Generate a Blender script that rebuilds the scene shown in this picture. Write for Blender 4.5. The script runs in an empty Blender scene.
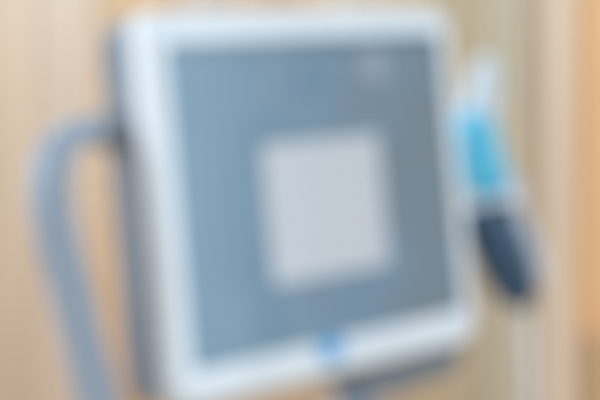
import bpy, bmesh, math, random
from mathutils import Vector, Matrix
random.seed(4)
S = bpy.context.scene
COL = S.collection
R = math.radians
EYE = 1.20                                   # camera height above the floor

# ------------------------------------------------------------------ camera
cd = bpy.data.cameras.new('camera')
cam = bpy.data.objects.new('camera', cd)
COL.objects.link(cam)
cam.location = (0, 0, EYE)
cam.rotation_euler = (R(90), 0, 0)
cd.sensor_width = 36
cd.lens = 90
cd.clip_start = 0.02
cd.clip_end = 100
cd.dof.use_dof = True                        # the lens was focused far in front of the console
cd.dof.focus_distance = 0.25
cd.dof.aperture_fstop = 12.0
S.camera = cam

# ------------------------------------------------------------------ light
w = bpy.data.worlds.new('World')
S.world = w
w.use_nodes = True
bg = w.node_tree.nodes['Background']
bg.inputs[0].default_value = (0.98, 0.96, 0.94, 1)
bg.inputs[1].default_value = 0.50
S.view_settings.view_transform = 'Standard'
S.view_settings.look = 'None'
S.view_settings.exposure = 0
S.view_settings.gamma = 1
S.cycles.use_denoising = True
S.cycles.max_bounces = 8


def area(name, loc, target, sx, sy, power, color, spread=180):
    d = bpy.data.lights.new(name, 'AREA')
    d.shape = 'RECTANGLE'
    d.size, d.size_y, d.energy, d.color = sx, sy, power, color
    d.spread = R(spread)
    o = bpy.data.objects.new(name, d)
    COL.objects.link(o)
    o.location = loc
    o.rotation_euler = (Vector(target) - Vector(loc)).to_track_quat('-Z', 'Y').to_euler()
    return o


area('window_light', (1.75, 0.45, EYE + 0.30), (0.0, 1.05, EYE), 1.05, 1.5, 25, (0.64, 0.845, 1.0))
area('left_fill_light', (-1.75, 0.40, EYE + 0.75), (0.0, 1.15, EYE + 0.05), 1.0, 1.2, 15, (0.74, 0.88, 1.0), 110)  # unseen fill added to brighten the console's left side
area('wall_wash_light', (-0.50, 1.72, EYE + 1.00), (-0.50, 2.2, EYE + 0.25), 1.5, 0.35, 22, (0.44, 0.74, 1.0))  # unseen lamp added to wash the upper wall with cool light


# ------------------------------------------------------------------ materials
def mat(name, col, rough=0.4, coat=0.0, metal=0.0, bump=0.0, bscale=300, vary=0.04, emit=None, estr=0.0):
    m = bpy.data.materials.new(name)
    m.use_nodes = True
    nt = m.node_tree
    b = nt.nodes['Principled BSDF']
    b.inputs['Roughness'].default_value = rough
    b.inputs['Metallic'].default_value = metal
    b.inputs['Coat Weight'].default_value = coat
    tc = nt.nodes.new('ShaderNodeTexCoord')
    n = nt.nodes.new('ShaderNodeTexNoise')
    n.inputs['Scale'].default_value = 14
    n.inputs['Detail'].default_value = 4
    nt.links.new(tc.outputs['Object'], n.inputs['Vector'])
    r = nt.nodes.new('ShaderNodeValToRGB')
    r.color_ramp.elements[0].position = 0.3
    r.color_ramp.elements[1].position = 0.7
    r.color_ramp.elements[0].color = (*[c * (1 - vary) for c in col], 1)
    r.color_ramp.elements[1].color = (*[min(1, c * (1 + vary)) for c in col], 1)
    nt.links.new(n.outputs['Fac'], r.inputs['Fac'])
    nt.links.new(r.outputs['Color'], b.inputs['Base Color'])
    if bump:
        n2 = nt.nodes.new('ShaderNodeTexNoise')
        n2.inputs['Scale'].default_value = bscale
        nt.links.new(tc.outputs['Object'], n2.inputs['Vector'])
        bp = nt.nodes.new('ShaderNodeBump')
        bp.inputs['Strength'].default_value = bump
        bp.inputs['Distance'].default_value = 0.001
        nt.links.new(n2.outputs['Fac'], bp.inputs['Height'])
        nt.links.new(bp.outputs['Normal'], b.inputs['Normal'])
    if emit:
        b.inputs['Emission Color'].default_value = (*emit, 1)
        b.inputs['Emission Strength'].default_value = estr
    return m


def wood(name, dark, light):
    m = bpy.data.materials.new(name)
    m.use_nodes = True
    nt = m.node_tree
    b = nt.nodes['Principled BSDF']
    b.inputs['Roughness'].default_value = 0.5
    tc = nt.nodes.new('ShaderNodeTexCoord')
    mp = nt.nodes.new('ShaderNodeMapping')
    mp.inputs['Scale'].default_value = (46, 46, 1.3)
    mp.inputs['Location'].default_value = (random.random() * 9, 0, random.random() * 9)
    n = nt.nodes.new('ShaderNodeTexNoise')
    n.inputs['Scale'].default_value = 1.0
    n.inputs['Detail'].default_value = 6
    n.inputs['Distortion'].default_value = 0.6
    r = nt.nodes.new('ShaderNodeValToRGB')
    r.color_ramp.elements[0].position = 0.32
    r.color_ramp.elements[1].position = 0.68
    r.color_ramp.elements[0].color = (*dark, 1)
    r.color_ramp.elements[1].color = (*light, 1)
    nt.links.new(tc.outputs['Object'], mp.inputs['Vector'])
    nt.links.new(mp.outputs['Vector'], n.inputs['Vector'])
    nt.links.new(n.outputs['Fac'], r.inputs['Fac'])
    nt.links.new(r.outputs['Color'], b.inputs['Base Color'])
    bp = nt.nodes.new('ShaderNodeBump')
    bp.inputs['Strength'].default_value = 0.15
    bp.inputs['Distance'].default_value = 0.002
    nt.links.new(n.outputs['Fac'], bp.inputs['Height'])
    nt.links.new(bp.outputs['Normal'], b.inputs['Normal'])
    return m


def tone(c, k=0.16):
    return wood('wood_plank', [x * (1 - k) for x in c], [min(1, x * (1 + k)) for x in c])


WHITE = mat('white_shell', (0.80, 0.83, 0.86), 0.33, coat=0.25, bump=0.03)
GREY = mat('grey_shell', (0.215, 0.24, 0.275), 0.45, bump=0.08)
DGREY = mat('dark_grey_mount', (0.16, 0.175, 0.19), 0.5, bump=0.08)
TUBE = mat('grey_blue_tube', (0.32, 0.375, 0.45), 0.38, bump=0.03)
STEEL = mat('blue_grey_neck', (0.25, 0.31, 0.40), 0.4, bump=0.03)
BADGE = mat('blue_badge', (0.08, 0.42, 0.80), 0.3, coat=0.4)
CYAN = mat('cyan_sleeve', (0.08, 0.52, 0.74), 0.35, coat=0.3)
NAVY = mat('navy_grip', (0.024, 0.070, 0.13), 0.42, bump=0.1)
PALE = mat('pale_plastic', (0.60, 0.65, 0.69), 0.35)
STRIPE = mat('pale_blue_strip', (0.50, 0.57, 0.66), 0.35)
CABLE = mat('pale_cable', (0.78, 0.74, 0.70), 0.5)
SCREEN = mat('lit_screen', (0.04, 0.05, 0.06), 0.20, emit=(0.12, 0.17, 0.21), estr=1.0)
# room reflection painted into the screen's emission, blue at left to slate at right
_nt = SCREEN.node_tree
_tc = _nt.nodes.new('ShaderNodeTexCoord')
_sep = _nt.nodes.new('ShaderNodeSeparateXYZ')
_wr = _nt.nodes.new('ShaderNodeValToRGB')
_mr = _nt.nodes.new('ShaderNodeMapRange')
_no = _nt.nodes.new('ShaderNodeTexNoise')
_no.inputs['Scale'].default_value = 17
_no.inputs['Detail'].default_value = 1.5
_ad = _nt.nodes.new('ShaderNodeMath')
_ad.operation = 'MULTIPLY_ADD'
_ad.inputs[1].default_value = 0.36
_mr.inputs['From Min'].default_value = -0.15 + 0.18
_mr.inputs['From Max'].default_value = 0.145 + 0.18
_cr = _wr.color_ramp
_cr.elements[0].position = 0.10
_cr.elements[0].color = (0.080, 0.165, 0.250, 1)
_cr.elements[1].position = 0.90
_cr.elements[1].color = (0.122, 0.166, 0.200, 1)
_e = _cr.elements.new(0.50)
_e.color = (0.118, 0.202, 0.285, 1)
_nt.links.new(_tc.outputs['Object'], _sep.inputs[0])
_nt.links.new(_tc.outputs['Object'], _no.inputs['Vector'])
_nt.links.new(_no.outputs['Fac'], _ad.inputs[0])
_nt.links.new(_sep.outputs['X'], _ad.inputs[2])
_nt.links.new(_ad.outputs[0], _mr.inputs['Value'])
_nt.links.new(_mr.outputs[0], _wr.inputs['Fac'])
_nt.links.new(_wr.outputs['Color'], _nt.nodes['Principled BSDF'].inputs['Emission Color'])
TOP_STRIP = mat('lit_top_strip', (0.04, 0.05, 0.06), 0.20, emit=(0.085, 0.145, 0.200), estr=1.0)  # darker strip along the top edge of the screen
PICTURE = mat('lit_picture', (0.12, 0.12, 0.13), 0.22, emit=(0.40, 0.435, 0.47), estr=1.0)
ICON = mat('lit_icon', (0.08, 0.08, 0.10), 0.22, emit=(0.22, 0.26, 0.33), estr=1.0)


# ------------------------------------------------------------------ helpers
def build(name, bm, mats, parent=None, smooth=True):
    me = bpy.data.meshes.new(name)
    bmesh.ops.recalc_face_normals(bm, faces=bm.faces[:])
    bm.to_mesh(me)
    bm.free()
    o = bpy.data.objects.new(name, me)
    COL.objects.link(o)
    for m in (mats if isinstance(mats, list) else [mats]):
        me.materials.append(m)
    if smooth:
        for p in me.polygons:
            p.use_smooth = True
        me.set_sharp_from_angle(angle=R(40))
    if parent:
        o.parent = parent
    return o


def tag(o, label, cat):
    o['label'], o['category'] = label, cat


def structure(o):
    o['kind'] = 'structure'
    return o


def ring(hw, zt, zb, r, y, cx=0.0, n=8):
    """rounded rectangle in the x-z plane at depth y"""
    pts = []
    r = max(r, 0.0005)
    for (sx, sz, a0) in ((1, 1, 0), (-1, 1, 90), (-1, -1, 180), (1, -1, 270)):
        ox = cx + sx * (hw - r)
        oz = (zt - r) if sz > 0 else (zb + r)
        for k in range(n + 1):
            a = R(a0 + 90 * k / n)
            x, z = ox + r * math.cos(a), oz + r * math.sin(a)
            if x < 0:                        # the casing widens a little towards its foot
                x *= 1 - 0.018 * z / 0.145
            pts.append(Vector((x, y, z)))
    return pts


def loft(bm, rings, cap0=True, cap1=True, mi=0):
    vs = [[bm.verts.new(p) for p in rg] for rg in rings]
    for a, b in zip(vs, vs[1:]):
        n = len(a)
        for i in range(n):
            f = bm.faces.new((a[i], a[(i + 1) % n], b[(i + 1) % n], b[i]))
            f.material_index = mi
    if cap0:
        bm.faces.new(vs[0]).material_index = mi
    if cap1:
        bm.faces.new(vs[-1]).material_index = mi


def smooth_path(pts, steps=8):
    P = [Vector(p) for p in pts]
    P = [2 * P[0] - P[1]] + P + [2 * P[-1] - P[-2]]
    out = []
    for i in range(1, len(P) - 2):
        a, b, c, d = P[i - 1:i + 3]
        for k in range(steps):
            t = k / steps
            out.append(0.5 * ((2 * b) + (c - a) * t + (2 * a - 5 * b + 4 * c - d) * t * t + (3 * b - a - 3 * c + d) * t ** 3))
    out.append(P[-2])
    return out


def sweep(bm, path, radii, flat=1.0, n=24, mi=0):
    """round tube of varying radius along a path; flat squeezes it in depth"""
    rings = []
    for i, p in enumerate(path):
        t = (path[min(i + 1, len(path) - 1)] - path[max(i - 1, 0)]).normalized()
        side = t.cross(Vector((0, 1, 0))).normalized()
        dep = side.cross(t).normalized()
        r = radii[i] if isinstance(radii, (list, tuple)) else radii
        rings.append([p + side * (r * math.cos(2 * math.pi * k / n)) + dep * (flat * r * math.sin(2 * math.pi * k / n)) for k in range(n)])
    loft(bm, rings, mi=mi)


def box(bm, x0, x1, y0, y1, z0, z1, bev=0.0, mi=0):
    b2 = bmesh.new()
    bmesh.ops.create_cube(b2, size=1)
    for v in b2.verts:
        v.co = Vector(((x0 + x1) / 2 + v.co.x * (x1 - x0), (y0 + y1) / 2 + v.co.y * (y1 - y0), (z0 + z1) / 2 + v.co.z * (z1 - z0)))
    if bev:
        bmesh.ops.bevel(b2, geom=b2.edges[:], offset=bev, segments=3, affect='EDGES', profile=0.5)
    for f in b2.faces:
        f.material_index = mi
    me = bpy.data.meshes.new('tmp')
    b2.to_mesh(me)
    b2.free()
    bm.from_mesh(me)
    bpy.data.meshes.remove(me)


# ------------------------------------------------------------------ setting: panelled wall
WY = 2.20
planks = [  # left edge, right edge, wood colour
    (-2.20, -1.40, (0.543, 0.341, 0.215)), (-1.40, -0.90, (0.525, 0.324, 0.200)), (-0.90, -0.62, (0.559, 0.357, 0.231)),
    (-0.62, -0.44, (0.543, 0.341, 0.215)), (-0.44, -0.385, (0.578, 0.367, 0.235)), (-0.385, -0.30, (0.595, 0.385, 0.259)),
    (-0.30, -0.262, (0.586, 0.330, 0.177)), (-0.262, -0.18, (0.563, 0.304, 0.156)), (-0.18, -0.10, (0.507, 0.328, 0.218)),
    (-0.10, -0.04, (0.531, 0.320, 0.196)), (-0.04, 0.03, (0.531, 0.312, 0.180)), (0.03, 0.10, (0.549, 0.369, 0.246)),
    (0.10, 0.155, (0.530, 0.344, 0.214)), (0.155, 0.205, (0.495, 0.310, 0.164)), (0.205, 0.270, (0.454, 0.302, 0.176)),
    (0.270, 0.330, (0.465, 0.345, 0.225)), (0.330, 0.358, (0.477, 0.315, 0.193))]
bm = bmesh.new()
wm = []
for i, (x0, x1, c) in enumerate(planks):
    box(bm, x0 + 0.0008, x1 - 0.0008, WY, WY + 0.02, 0.3, 2.9, 0.0025, mi=i)
    wm.append(tone(c))
wm.append(mat('wall_backing', (.20, .13, .07), 0.7))
box(bm, -2.2, 0.358, WY + 0.021, WY + 0.04, 0.3, 2.9, mi=len(planks))
structure(build('wall', bm, wm, smooth=False))

# door at the right edge of the view
FRAME = tone((.70, .48, .33))
ORANGE = tone((.78, .41, .18))
BROWN = tone((.54, .305, .15), 0.12)
door = structure(bpy.data.objects.new('door', None))
COL.objects.link(door)
door.location = (0.36, WY, 0.3)
bm = bmesh.new()
box(bm, 0.0, 0.040, -0.018, 0.03, 0.0, 2.6, 0.004)
build('door_frame', bm, FRAME, door, smooth=False)
bm = bmesh.new()
box(bm, 0.042, 0.90, 0.0, 0.03, 0.0, 2.6, 0.003)
build('door_leaf', bm, ORANGE, door, smooth=False)
bm = bmesh.new()
box(bm, 0.046, 0.88, -0.010, -0.0005, 0.02, EYE - 0.3 - 0.195, 0.003)
build('kick_panel', bm, BROWN, door, smooth=False)

# desk under the console, below the frame
bm = bmesh.new()
box(bm, -0.9, 0.9, 0.72, 1.75, EYE - 0.50, EYE - 0.465, 0.006)
structure(build('desk', bm, tone((.50, .34, .20)), smooth=False))

# ------------------------------------------------------------------ the console
RZ, RX, RY = 0.7563947, -0.0326032, -0.0995009
ROT = Matrix.Rotation(RZ, 4, 'Z') @ Matrix.Rotation(RX, 4, 'X') @ Matrix.Rotation(RY, 4, 'Y')
MW = Matrix.Translation((0.02275, 1.18676, EYE + 0.010925)) @ ROT
DOWN = Vector((-0.09928, 0.0326, -0.99453))      # plumb line in the console's own axes

con = bpy.data.objects.new('scanner_console', None)
COL.objects.link(con)
con.matrix_world = MW
tag(con, 'white framed touchscreen console with grey back and tube handle in front of the panelled wall', 'touchscreen')

# white front frame
ZT, ZB, HW = 0.1405, -0.1500, 0.1685
CX = -0.0040


def fr(inset, y, r):
    return ring(HW - inset, ZT - inset, ZB + inset, r, y, cx=CX)


bm = bmesh.new()
SX = -0.0042
opening = [ring(0.1500, 0.1175, -0.1205, 0.006, y, cx=SX) for y in (-0.0012, -0.0022)]
rings = [fr(0.003, 0.0192, 0.016), fr(0.0, 0.0168, 0.018), fr(0.0, 0.008, 0.018), fr(0.0008, 0.004, 0.017), fr(0.003, 0.0005, 0.015),
         fr(0.006, -0.0012, 0.013), fr(0.0095, -0.0020, 0.011), fr(0.014, -0.0023, 0.009),
         opening[1], opening[0], ring(0.1500, 0.1175, -0.1205, 0.006, 0.004, cx=SX)]
loft(bm, rings, cap0=False, cap1=False)
build('front_frame', bm, WHITE, con)

# grey rear shell
bm = bmesh.new()
rings = [ring(0.150, 0.12, -0.122, 0.01, 0.006, CX), ring(0.1655, 0.1375, -0.147, 0.017, 0.0178, CX), ring(0.1668, 0.1385, -0.148, 0.018, 0.030, CX),
         ring(0.1665, 0.138, -0.1475, 0.018, 0.052, CX), ring(0.163, 0.1345, -0.144, 0.02, 0.059, CX), ring(0.145, 0.115, -0.125, 0.03, 0.067, CX),
         ring(0.10, 0.07, -0.085, 0.03, 0.077, CX), ring(0.08, 0.05, -0.065, 0.03, 0.079, CX)]
loft(bm, rings)
build('rear_shell', bm, GREY, con)

# screen, its picture and its icon
bm = bmesh.new()
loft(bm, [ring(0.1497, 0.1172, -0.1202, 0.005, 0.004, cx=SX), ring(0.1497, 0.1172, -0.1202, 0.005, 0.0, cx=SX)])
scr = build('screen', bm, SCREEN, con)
bm = bmesh.new()
loft(bm, [ring(0.0640, 0.0375, -0.0700, 0.002, -0.0001, cx=-0.0033), ring(0.0640, 0.0375, -0.0700, 0.002, -0.0005, cx=-0.0033)])
build('screen_picture', bm, PICTURE, scr)
bm = bmesh.new()
loft(bm, [ring(0.0140, 0.1040, 0.0820, 0.004, -0.0001, cx=0.0640), ring(0.0140, 0.1040, 0.0820, 0.004, -0.0005, cx=0.0640)])
build('screen_icon', bm, ICON, scr)

bm = bmesh.new()
loft(bm, [ring(0.1485, 0.1165, 0.1085, 0.002, -0.0001, cx=SX), ring(0.1485, 0.1165, 0.1085, 0.002, -0.0004, cx=SX)])
build('screen_top_strip', bm, TOP_STRIP, scr)

# round blue badge on the lower frame
bm = bmesh.new()
cx, cz = -0.0165, -0.1275
dr = [(0.0135, -0.0020), (0.0135, -0.0045), (0.0128, -0.0052), (0.0108, -0.0053), (0.0104, -0.0048)]
loft(bm, [[Vector((cx + r * 0.98 * math.cos(2 * math.pi * k / 40), y, cz + r * 0.70 * math.sin(2 * math.pi * k / 40))) for k in range(40)] for r, y in dr])
build('badge', bm, BADGE, con)

# tube handle on the left, running down to the foot of the stand
NECK0 = Vector((0.064, 0.050, -0.150))
foot = NECK0 + DOWN * 0.315
hp = [(-0.150, 0.036, 0.0560), (-0.1784, 0.036, 0.0580), (-0.2000, 0.036, 0.0605), (-0.2205, 0.036, 0.0540), (-0.2335, 0.036, 0.0370),
      (-0.2374, 0.036, 0.0140), (-0.2354, 0.036, -0.0100), (-0.2318, 0.036, -0.0327), (-0.2260, 0.036, -0.0640), (-0.2146, 0.036, -0.1321), (-0.2060, 0.036, -0.185),
      (-0.1990, 0.037, -0.235), (-0.183, 0.040, -0.285), (-0.145, 0.045, -0.305), (-0.06, 0.049, -0.312), (0.03, 0.052, -0.318)]
path = smooth_path(hp, 8)
bm = bmesh.new()
sweep(bm, path, [0.0095 + 0.0055 * min(1.0, max(0.0, (i - 12) / 22)) ** 1.3 for i in range(len(path))], n=28)
build('handle', bm, TUBE, con)
bm = bmesh.new()
sweep(bm, [Vector((-0.160, 0.036, 0.0566)), Vector((-0.182, 0.036, 0.0583)), Vector((-0.188, 0.036, 0.0590)), Vector((-0.190, 0.036, 0.0593))],
      [0.014, 0.0138, 0.013, 0.0105], n=28)
build('handle_socket', bm, GREY, con)

# mount under the shell, neck and base of the stand
bm = bmesh.new()
loft(bm, [[Vector((x, y, z)) for x, y, z in ((0.018, yy, -0.140), (0.154, yy, -0.140), (0.172, yy, -0.150), (0.174, yy, -0.168), (0.160, yy, -0.180), (0.080, yy, -0.185), (0.044, yy, -0.176), (0.022, yy, -0.157))]
          for yy in (0.026, 0.060)])
bmesh.ops.bevel(bm, geom=bm.edges[:], offset=0.003, segments=3, affect='EDGES')
build('stand_mount', bm, DGREY, con)
bm = bmesh.new()
sweep(bm, [NECK0 + DOWN * t for t in (0.01, 0.10, 0.20, 0.300)], [0.0175, 0.0175, 0.0185, 0.022], n=28)
build('stand_neck', bm, STEEL, con)
bm = bmesh.new()
side = DOWN.cross(Vector((0, 1, 0))).normalized()
dep = side.cross(DOWN).normalized()
loft(bm, [[foot - DOWN * h + side * (r * math.cos(2 * math.pi * k / 48)) + dep * (r * math.sin(2 * math.pi * k / 48)) for k in range(48)]
          for h, r in ((-0.007, 0.128), (-0.004, 0.13), (0.006, 0.13), (0.012, 0.122), (0.020, 0.05), (0.022, 0.03))])
build('stand_base', bm, GREY, con)

# cradle at the right that carries the wand
bm = bmesh.new()
sweep(bm, smooth_path([(0.150, 0.050, -0.040), (0.200, 0.064, -0.046), (0.250, 0.084, -0.050), (0.272, 0.084, -0.048)], 6), 0.0075, flat=0.8)
build('cradle_arm', bm, PALE, con)

# ------------------------------------------------------------------ the wand in its cradle
wand = bpy.data.objects.new('scanner_wand', None)
COL.objects.link(wand)
wand.matrix_world = MW @ Matrix.Translation((0.282, 0.06, -0.042))
tag(wand, 'white tipped scanning wand with cyan sleeve and navy grip hanging beside the touchscreen', 'scanner wand')
O = Vector((0.282, 0.06, -0.042))


def V(*p):
    return Vector(p) - O


def segment(name, m, pts, radii, flat=0.9, steps=8):
    path = smooth_path([V(*p) for p in pts], steps)
    rr = []
    for i in range(len(radii) - 1):
        for k in range(steps):
            t = k / steps
            t = t * t * (3 - 2 * t)
            rr.append(radii[i] * (1 - t) + radii[i + 1] * t)
    rr.append(radii[-1])
    bm = bmesh.new()
    sweep(bm, path, rr, flat=flat, n=28)
    return build(name, bm, m, wand)


Y = 0.06
segment('tip', PALE, [(0.2832, Y, 0.0975), (0.2828, Y, 0.0955), (0.2815, Y, 0.0890), (0.2765, Y, 0.0720), (0.2690, Y, 0.0540), (0.2600, Y, 0.0340)],
        [0.006, 0.0095, 0.0125, 0.0150, 0.0180, 0.0195])
segment('sleeve', CYAN, [(0.2585, Y, 0.0415), (0.2575, Y, 0.0385), (0.2565, Y, 0.0280), (0.2610, Y, 0.0060), (0.2675, Y, -0.0166), (0.2700, Y, -0.0245)],
        [0.0185, 0.0212, 0.0228, 0.0232, 0.0228, 0.0215])
segment('collar', PALE, [(0.2735, Y, -0.0230), (0.2755, Y, -0.0250), (0.2795, Y, -0.0340), (0.2795, Y, -0.0415), (0.2780, Y, -0.0440)],
        [0.0225, 0.0255, 0.0280, 0.0280, 0.0265])
grip = segment('grip', NAVY, [(0.2625, Y, -0.0425), (0.2630, Y, -0.0460), (0.2665, Y, -0.0618), (0.2765, Y, -0.0841), (0.2895, Y, -0.1100), (0.3015, Y, -0.1312), (0.3065, Y, -0.1410)],
               [0.0210, 0.0240, 0.0262, 0.0262, 0.0242, 0.0190, 0.0080])
# pale strip along the right of the grip
path = smooth_path([V(0.2840, Y - 0.010, -0.0430), V(0.2905, Y - 0.012, -0.0595), V(0.2995, Y - 0.012, -0.0799), V(0.3080, Y - 0.010, -0.1002), V(0.3140, Y - 0.007, -0.1181), V(0.3140, Y - 0.004, -0.1290)], 6)
bm = bmesh.new()
sweep(bm, path, [0.0060 + 0.0060 * math.sin(math.pi * i / (len(path) - 1)) for i in range(len(path))], flat=1.3, n=16)
st = build('grip_strip', bm, STRIPE, wand)
st.parent = grip
# cable
pc = [V(0.3060, Y, -0.138)] + [V(0.3110, Y, -0.154) + DOWN * t + Vector((0.004 * math.sin(t * 12), 0, 0)) for t in (0, 0.05, 0.10, 0.16, 0.22, 0.2900)]
pc += [pc[-1] + Vector((0.006, 0, -0.006)), pc[-1] + Vector((0.03, 0.02, -0.012))]
bm = bmesh.new()
sweep(bm, smooth_path(pc, 6), 0.0052, n=14)
build('cable', bm, CABLE, wand)
